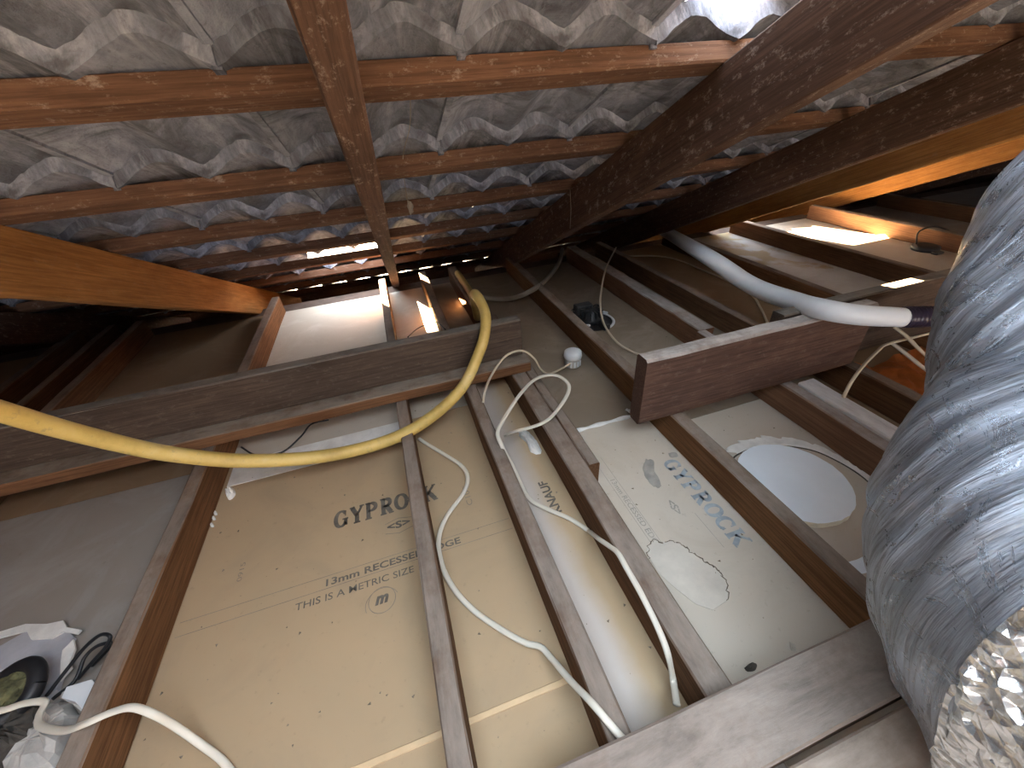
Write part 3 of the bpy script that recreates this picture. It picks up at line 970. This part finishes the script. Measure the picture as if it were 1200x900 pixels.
font_word('C10C', (0.052, 0.635), (0.052, 0.70), 0.014, M['ink_soft'], s_main)
font_word('KNAUF', (0.242, 0.540), (0.242, 0.640), 0.023, M['ink'], s_mid, bold=0.03)
serif_word('GYPROCK', 1.03, 0.042, place((0.5375, 0.586), (0.5375, 0.330)), M['ink_blue'], s_cream)
font_word('13mm RECESSED EDGE', (0.388, 0.582), (0.388, 0.385), 0.013, M['ink_grey'], s_cream, bold=0.012)
ink_lines([((0.383, 0.66), (0.383, 0.36)), ((0.404, 0.66), (0.404, 0.36))], 0.0012, M['ink_grey'], s_cream)
font_word('<S>', (0.475, 0.480), (0.475, 0.440), 0.018, M['ink_grey'], s_cream, bold=0.02)
ink_lines([((0.515, 0.43), (0.515, 0.34))], 0.0012, M['ink_grey'], s_cream)

# ------------------------------------------------------------------ bits on the boards
def blob(name, pts, h, mat, label=None, cat=None, parent=None, z=0.0):
    """low lump with an outline in photo order, given as floor points"""
    c = sum((Vector(p) for p in pts), Vector()) / len(pts)
    bm = bmesh.new()
    rings = []
    fine = catmull([Vector(p) for p in pts] + [Vector(pts[0])], 4)[:-1]
    for f, hh in ((1.0, 0.0), (0.82, 0.75), (0.5, 1.0), (0.2, 0.95)):
        rings.append([bm.verts.new(c + (Vector(p) - c) * f * random.uniform(0.95, 1.05) + Vector((0, 0, z + h * hh * random.uniform(0.75, 1.2)))) for p in fine])
    n = len(fine)
    for a, b in zip(rings, rings[1:]):
        for q in range(n):
            bm.faces.new((a[q], a[(q + 1) % n], b[(q + 1) % n], b[q]))
    bm.faces.new(rings[-1])
    bm.faces.new(rings[0][::-1])
    o = from_bm(name, bm, M[mat], parent)
    if label and not parent: tag(o, label, cat)
    return o
def pz(*pp):
    return [onz(x, y, 0) for x, y in pp]
# raised joint strip, compound ridge
o = box_obj('joint_strip', -0.56, 0.124, 0.2295, 0.2385, 0.0, 0.0035, M['strip'], s_main, 0.0008)
o = tube_obj('plaster_ridge', pz((672, 506), (690, 501), (712, 495), (735, 489), (743, 487), (740, 483), (734, 480)), 0.0075, M['plaster'], rh=0.006, seg=8, sub=5, rfun=lambda t: 0.85 + 0.25 * math.sin(t * 31))
tag(o, 'white ridge of plaster squeezed through the joint between two sheets', 'plaster')
o = box_obj('joint_compound', -0.55, -0.09, 0.925, 1.02, 0.0, 0.0015, M['plaster'], s_main)
blob('plaster_lump', pz((608, 507), (618, 506), (626, 514), (634, 526), (633, 532), (622, 530), (617, 519), (609, 512)), 0.012, 'plaster', 'white plaster lump between joists below the looped cable', 'plaster')
blob('plaster_lump', pz((594, 444), (600, 446), (604, 455), (602, 459), (597, 455)), 0.012, 'plaster', 'small white plaster lump just in front of the beam end', 'plaster')
blob('plaster_lump', pz((264, 575), (273, 572), (276, 580), (268, 586)), 0.012, 'plaster', 'small plaster lump beside the reddish joist near the yellow hose', 'plaster')
for i, (x, y) in enumerate(((252, 601), (250, 607), (248, 615))):
    p = onz(x, y, 0.0)
    box_obj('chip', 0, 0, 0, 0, 0, 0, M['plaster']) if False else None
    o = blob('plaster_chip', pz((x - 2, y), (x + 1, y - 2), (x + 3, y + 2), (x, y + 3)), 0.005, 'plaster',
             ['plaster chip beside the reddish joist, farthest of three', 'plaster chip beside the reddish joist, middle of three', 'plaster chip beside the reddish joist, nearest of three'][i], 'plaster')
blob('dirt_lump', pz((872, 783), (880, 777), (887, 780), (884, 786), (876, 787)), 0.008, 'rubble', 'dark dirt lump against the grey foot timber', 'debris')
blob('plaster_chip', pz((925, 752), (931, 756), (933, 763), (927, 762)), 0.004, 'tan_pale', 'pale chip lying near the grey foot timber', 'plaster')
# torn paper patch on the pale sheet
tp = pz((768, 633), (780, 636), (788, 634), (806, 644), (822, 657), (838, 667), (848, 676), (853, 690), (852, 704), (835, 715), (815, 708), (792, 690), (772, 672), (762, 656), (758, 644))
bm = bmesh.new()
add_slab(bm, [(p.x, p.y) for p in tp], 0.0, 0.0010)
o = from_bm('torn_patch', bm, plain('torn_paper', (0.58, 0.52, 0.44), 0.9, bmp=0.2), s_cream)
o['label'] = 'pale patch where the paper is torn'
te = catmull(pz((762, 660), (759, 645), (766, 633), (778, 637), (788, 634), (800, 640), (808, 646), (822, 656), (836, 665), (846, 674), (852, 688), (853, 704)), 7)
te = [q + Vector((random.uniform(-.003, .003), random.uniform(-.003, .003), random.uniform(0, .002))) for q in te]
bm = bmesh.new()
add_tube(bm, te, 0.0024, 0.0016, 6, rfun=lambda t: 0.25 + 1.1 * abs(noise.noise(Vector((t * 23, 1, 5)))))
from_bm('torn_edge', bm, plain('torn_brown_paper', (0.16, 0.125, 0.095), 0.95, var=0.4, scale=60), s_cream)
blob('glue_stain', pz((757, 538), (766, 540), (767, 552), (773, 562), (774, 571), (766, 570), (757, 560), (753, 548)), 0.0015, 'ink_grey', parent=s_cream)
blob('glue_stain', pz((783, 531), (792, 530), (794, 535), (786, 536)), 0.001, 'ink_grey', parent=s_cream)

# round cut-out disc with the ring of its old hole
dc = Vector((0.771, 0.418, 0))
disc = empty('ceiling_disc', dc)
tag(disc, 'white round plasterboard cut-out lying between two joists', 'disc')
bm = bmesh.new()
ol = [(dc.x + (0.118 + random.uniform(-.0012, .0012)) * math.cos(2 * math.pi * i / 56), dc.y + (0.118 + random.uniform(-.0012, .0012)) * math.sin(2 * math.pi * i / 56)) for i in range(56)]
add_slab(bm, ol, 0.002, 0.0165)
o = from_bm('disc_core', bm, M['core'], disc)
bm = bmesh.new()
add_slab(bm, [(dc.x + (p[0] - dc.x) * 0.995, dc.y + (p[1] - dc.y) * 0.995) for p in ol], 0.0166, 0.0178)
from_bm('disc_face', bm, M['disc'], disc)
ringp = pz((856, 540), (866, 532), (885, 525), (905, 523), (930, 524), (955, 529), (980, 540), (1005, 555), (1025, 572), (1040, 589))
tube_obj('cut_groove', [p + Vector((0, 0, 0.0004)) for p in ringp], 0.0022, M['rubble'], floor, rh=0.0012, seg=6, sub=5)
outer = pz((848, 530), (862, 518), (885, 512), (912, 512), (945, 518), (975, 530), (1003, 547), (1028, 565), (1044, 585))
bm = bmesh.new()
inn = catmull(ringp[1:], 6)
out = catmull(outer, 6)
nn = min(len(inn), len(out))
A = [inn[int(i * (len(inn) - 1) / (nn - 1))] for i in range(nn)]
B = [out[int(i * (len(out) - 1) / (nn - 1))] for i in range(nn)]
rv = []
for a, b in zip(A, B):
    k = random.uniform(0.75, 1.1)
    e = a + (b - a) * k
    rv.append([bm.verts.new(a + (b - a) * 0.12), bm.verts.new(a + (b - a) * 0.2 + Vector((0, 0, .003))), bm.verts.new(e + Vector((0, 0, .002))), bm.verts.new(e + (b - a) * 0.05)])
for a, b in zip(rv, rv[1:]):
    for q in range(3):
        bm.faces.new((a[q], b[q], b[q + 1], a[q + 1]))
o = from_bm('joint_compound', bm, M['plaster'], floor)
blob('joint_compound', pz((990, 660), (1005, 655), (1022, 650), (1030, 665), (1010, 672), (996, 668)), 0.002, 'disc', parent=floor)

# ------------------------------------------------------------------ fittings
# white junction can next to the joist
p = onz(671, 428, 0.0)
jb = empty('junction_box', p)
tag(jb, 'small white round junction box against a joist', 'junction box')
bm = bmesh.new()
add_lathe(bm, [(0.026, 0.001), (0.029, 0.006), (0.0285, 0.028), (0.030, 0.032), (0.030, 0.036)], 24, Matrix.Translation(p))
from_bm('box_body', bm, M['clear_grey'], jb, True)
bm = bmesh.new()
add_lathe(bm, [(0.031, 0.0365), (0.032, 0.042), (0.030, 0.056), (0.022, 0.061), (0.008, 0.062)], 24, Matrix.Translation(p))
from_bm('box_lid', bm, M['white_plastic'], jb, True)
for a in range(5):
    bm = bmesh.new()
    ang = -2.6 + a * 0.42
    q = p + Vector((math.cos(ang) * 0.0293, math.sin(ang) * 0.0293, 0.008))
    add_box(bm, -0.003, 0.003, -0.0015, 0.0015, 0, 0.02, Matrix.Translation(q) @ Matrix.Rotation(ang + math.pi / 2, 4, 'Z'))
    from_bm('rib', bm, M['white_plastic'], jb)
# recessed downlight seen from above
p = onz(694, 377, 0.0)
dl = empty('downlight', p)
tag(dl, 'black recessed downlight with white clips in a round hole', 'downlight')
bm = bmesh.new()
add_lathe(bm, [(0.085, 0.0003), (0.085, 0.0016)], 36, Matrix.Translation(p))
from_bm('hole', bm, M['black'], dl)
bm = bmesh.new()
add_tube(bm, [p + Vector((math.cos(a) * 0.088, math.sin(a) * 0.088, 0.003)) for a in [math.radians(-75 + i * 8) for i in range(17)]], 0.006, 0.003, 6)
from_bm('rim', bm, M['white_plastic'], dl, True)
bm = bmesh.new()
add_lathe(bm, [(0.048, 0.002), (0.050, 0.02), (0.034, 0.030), (0.032, 0.045), (0.020, 0.050)], 20, Matrix.Translation(p + Vector((0.0, 0.01, 0))))
from_bm('lamp_can', bm, M['dark_plastic'], dl, True)
for i in range(6):
    bm = bmesh.new()
    a = math.pi * i / 6
    add_box(bm, -0.046, 0.046, -0.002, 0.002, 0.02, 0.052, Matrix.Translation(p + Vector((0, 0.01, 0))) @ Matrix.Rotation(a, 4, 'Z'))
    from_bm('cooling_fin', bm, M['dark_plastic'], dl)
o = box_obj('terminal_block', p.x - 0.055, p.x + 0.02, p.y + 0.035, p.y + 0.075, 0.004, 0.062, M['dark_plastic'], dl, 0.004)
for dx, dy, a in ((-0.082, 0.03, 0.5), (0.078, 0.045, -0.4), (0.02, -0.07, 1.3), (-0.045, -0.035, 0.2)):
    bm = bmesh.new()
    add_box(bm, -0.016, 0.016, -0.006, 0.006, 0.004, 0.012, Matrix.Translation(p + Vector((dx, dy, 0))) @ Matrix.Rotation(a, 4, 'Z') @ Matrix.Rotation(0.25, 4, 'Y'))
    bmesh.ops.bevel(bm, geom=bm.edges[:], offset=0.0015, segments=1, affect='EDGES')
    from_bm('clip', bm, M['white_plastic'], dl)
for sx in (-1, 1):
    tube_obj('spring', [p + Vector((sx * (0.055 + 0.014 * math.cos(t * 0.7)), 0.05 + 0.002 * t, 0.024 + 0.014 * math.sin(t * 0.7))) for t in range(18)], 0.003, M['dark_plastic'], dl, seg=6, sub=2)
box_obj('cord_grip', p.x + 0.0, p.x + 0.03, p.y - 0.10, p.y - 0.05, 0.002, 0.03, M['dark_plastic'], dl, 0.004)
# black puck in the sunlit bay
p = onz(1083, 293, 0.0)
pk = empty('black_fitting', p)
tag(pk, 'small black round fitting with a wire in the sunlit bay', 'fitting')
bm = bmesh.new()
add_lathe(bm, [(0.056, 0.0008), (0.060, 0.010), (0.058, 0.022), (0.04, 0.028), (0.02, 0.029)], 24, Matrix.Translation(p))
from_bm('cap', bm, M['dark_plastic'], pk, True)
box_obj('tab', p.x - 0.045, p.x + 0.005, p.y - 0.085, p.y - 0.055, 0.001, 0.014, M['dark_plastic'], pk, 0.003)
tube_obj('wire', [p + Vector((-0.03, 0.03, 0.026)), p + Vector((-0.02, 0.05, 0.085)), p + Vector((0.07, 0.03, 0.10)), p + Vector((0.16, -0.05, 0.05)), p + Vector((0.22, -0.12, 0.008))], 0.004, M['black'], pk, seg=8)

# orange crumpled sheet beside the duct
bm = bmesh.new()
NX, NY = 18, 12
gv = []
for i in range(NX + 1):
    row = []
    for k in range(NY + 1):
        x = 1.245 + 0.34 * i / NX
        y = 0.40 + 0.285 * k / NY
        z = 0.012 + 0.035 * (0.5 + noise.noise(Vector((x * 14, y * 14, 0)))) + 0.02 * abs(noise.noise(Vector((x * 40, y * 30, 2))))
        row.append(bm.verts.new((x + random.uniform(-.004, .004), y + random.uniform(-.004, .004), max(z, 0.004))))
    gv.append(row)
for i in range(NX):
    for k in range(NY):
        bm.faces.new((gv[i][k], gv[i + 1][k], gv[i + 1][k + 1], gv[i][k + 1]))
bmesh.ops.solidify(bm, geom=bm.faces[:], thickness=0.002)
o = from_bm('orange_sheet', bm, M['terracotta'])
tag(o, 'crumpled orange sheet on the floor beside the duct', 'sheet')

# bottom left corner: broken sheet, ring, connector, grey board
bs = empty('broken_board', onz(40, 770, 0))
tag(bs, 'broken grey plasterboard piece with white torn edges in the bottom left', 'board')
def slab_px(name, pxs, z0, z1, mat, parent):
    bm = bmesh.new()
    add_slab(bm, [(q.x, q.y) for q in [onz(x, y, z1) for x, y in pxs]], z0, z1)
    return from_bm(name, bm, M[mat], parent)
M['bluegrey'] = plain('blue_grey_dust', (0.40, 0.40, 0.43), 0.85, scale=20)
slab_px('board_face', [(-60, 800), (-60, 765), (0, 757), (30, 740), (60, 742), (78, 738), (86, 746), (76, 762), (72, 790), (66, 808), (40, 830), (-20, 850)], 0.0004, 0.010, 'bluegrey', bs)
for pts in ([(-30, 752), (0, 740), (30, 731), (55, 731), (74, 727), (78, 735), (95, 738), (90, 743), (74, 740), (60, 748), (36, 749), (31, 739), (0, 747), (-30, 760)],
            [(86, 749), (88, 760), (82, 775), (84, 782), (70, 798), (71, 775), (73, 762)]):
    slab_px('torn_edge', pts, 0.0104, 0.0145, 'plaster', bs)
rg = empty('rubber_ring', onz(8, 815, 0.012))
tag(rg, 'black rubber ring around greenish wool at the bottom left corner', 'ring')
rc = onz(6, 814, 0.045)
bm = bmesh.new()
add_tube(bm, [rc + Vector((math.cos(a) * 0.042, math.sin(a) * 0.042, 0.006 * math.sin(2 * a))) for a in [2 * math.pi * i / 40 for i in range(41)]], 0.0125, 0.0125, 12, caps=False)
bmesh.ops.remove_doubles(bm, verts=bm.verts[:], dist=0.0005)
from_bm('ring_tube', bm, M['black'], rg, True)
bm = bmesh.new()
bmesh.ops.create_icosphere(bm, subdivisions=4, radius=0.036, matrix=Matrix.Translation(rc - Vector((0, 0, 0.004))))
for v in bm.verts:
    d = v.co - rc
    v.co = rc + Vector((d.x, d.y, d.z * 0.35)) * (1 + 0.35 * noise.noise(v.co * 90))
o = from_bm('wool_filling', bm, M['moss'], rg)
o['label'] = 'greenish wool filling'
blob('dark_rubble', [onz(x, y, 0.0) for x, y in ((-10, 860), (10, 850), (40, 845), (62, 828), (60, 860), (40, 880), (10, 900), (-20, 900))], 0.045, 'rubble', 'dark rubble heap below the black ring', 'rubble')
cn = empty('connector', onz(88, 815, 0))
tag(cn, 'white plastic connector block beside the reddish joist', 'connector')
slab_px('connector_body', [(78, 805), (108, 796), (112, 803), (97, 832), (88, 822), (72, 818)], 0.016, 0.036, 'white_plastic', cn)
slab_px('connector_base', [(75, 806), (110, 797), (114, 803), (97, 835), (86, 826), (70, 818)], 0.010, 0.0155, 'clear_grey', cn)
gb = blob('grey_lagging', [onz(x, y, 0.004) for x, y in ((60, 828), (80, 822), (92, 836), (90, 850), (70, 905), (20, 925), (10, 905), (45, 860))], 0.03, 'clear_grey', 'grey dusty lagging lump under the white cable at bottom left', 'insulation')

# cobweb strands under the roof
def web(px, label):
    pts = [onY(x, y, Y) for x, y, Y in px]
    o = tube_obj('cobweb_strand', pts, 0.0008, M['web'], seg=5, sub=5)
    tag(o, label, 'cobweb')
web([(481, 112, .80), (480, 150, .95), (472, 190, 1.05), (478, 240, 1.2)], 'dark cobweb strand hanging beside the middle rafter')
web([(668, 222, 1.30), (669, 245, 1.30), (668, 268, 1.30)], 'pale cobweb strand hanging from the large brown rafter')
p = onY(481, 243, 1.2)
bm = bmesh.new()
bmesh.ops.create_icosphere(bm, subdivisions=3, radius=0.011, matrix=Matrix.Translation(p))
for v in bm.verts:
    d = v.co - p
    v.co = p + Vector((d.x * 0.7, d.y * 0.7, d.z * 1.5)) * (1 + 0.5 * noise.noise(v.co * 120))
o = from_bm('web_nest', bm, M['web'])
tag(o, 'small dusty spider nest hanging beside the middle rafter', 'nest')

# fine specks of grit on the boards (too many and too small to count)
bm = bmesh.new()
for i in range(420):
    x, y = random.uniform(-0.55, 1.15), random.uniform(0.15, 1.6)
    if any(a - 0.006 < x < b + 0.006 for a, b in ((-.593, -.558), (-.083, -.05), (.124, .158), (.276, .352), (.6, .638), (.954, 1.05))) or (x - .771) ** 2 + (y - .418) ** 2 < .021:
        continue
    r = random.choice((0.0008, 0.0012, 0.0018, 0.0028))
    a = random.uniform(0, 6.28)
    pts = [Vector((x + r * 1.6 * math.cos(a), y + r * 1.6 * math.sin(a), 0.0004)), Vector((x + r * math.cos(a + 2), y + r * math.sin(a + 2), 0.0004)), Vector((x + r * math.cos(a + 4), y + r * math.sin(a + 4), 0.0004)), Vector((x, y, r))]
    v = [bm.verts.new(p) for p in pts]
    for f in ((0, 2, 1), (0, 1, 3), (1, 2, 3), (2, 0, 3)):
        bm.faces.new([v[k] for k in f])
o = from_bm('grit', bm, plain('grit', (0.20, 0.16, 0.12), 0.95, var=0.8, scale=9, bmp=0))
tag(o, 'fine dark grit scattered over the plasterboard', 'grit', kind='stuff')
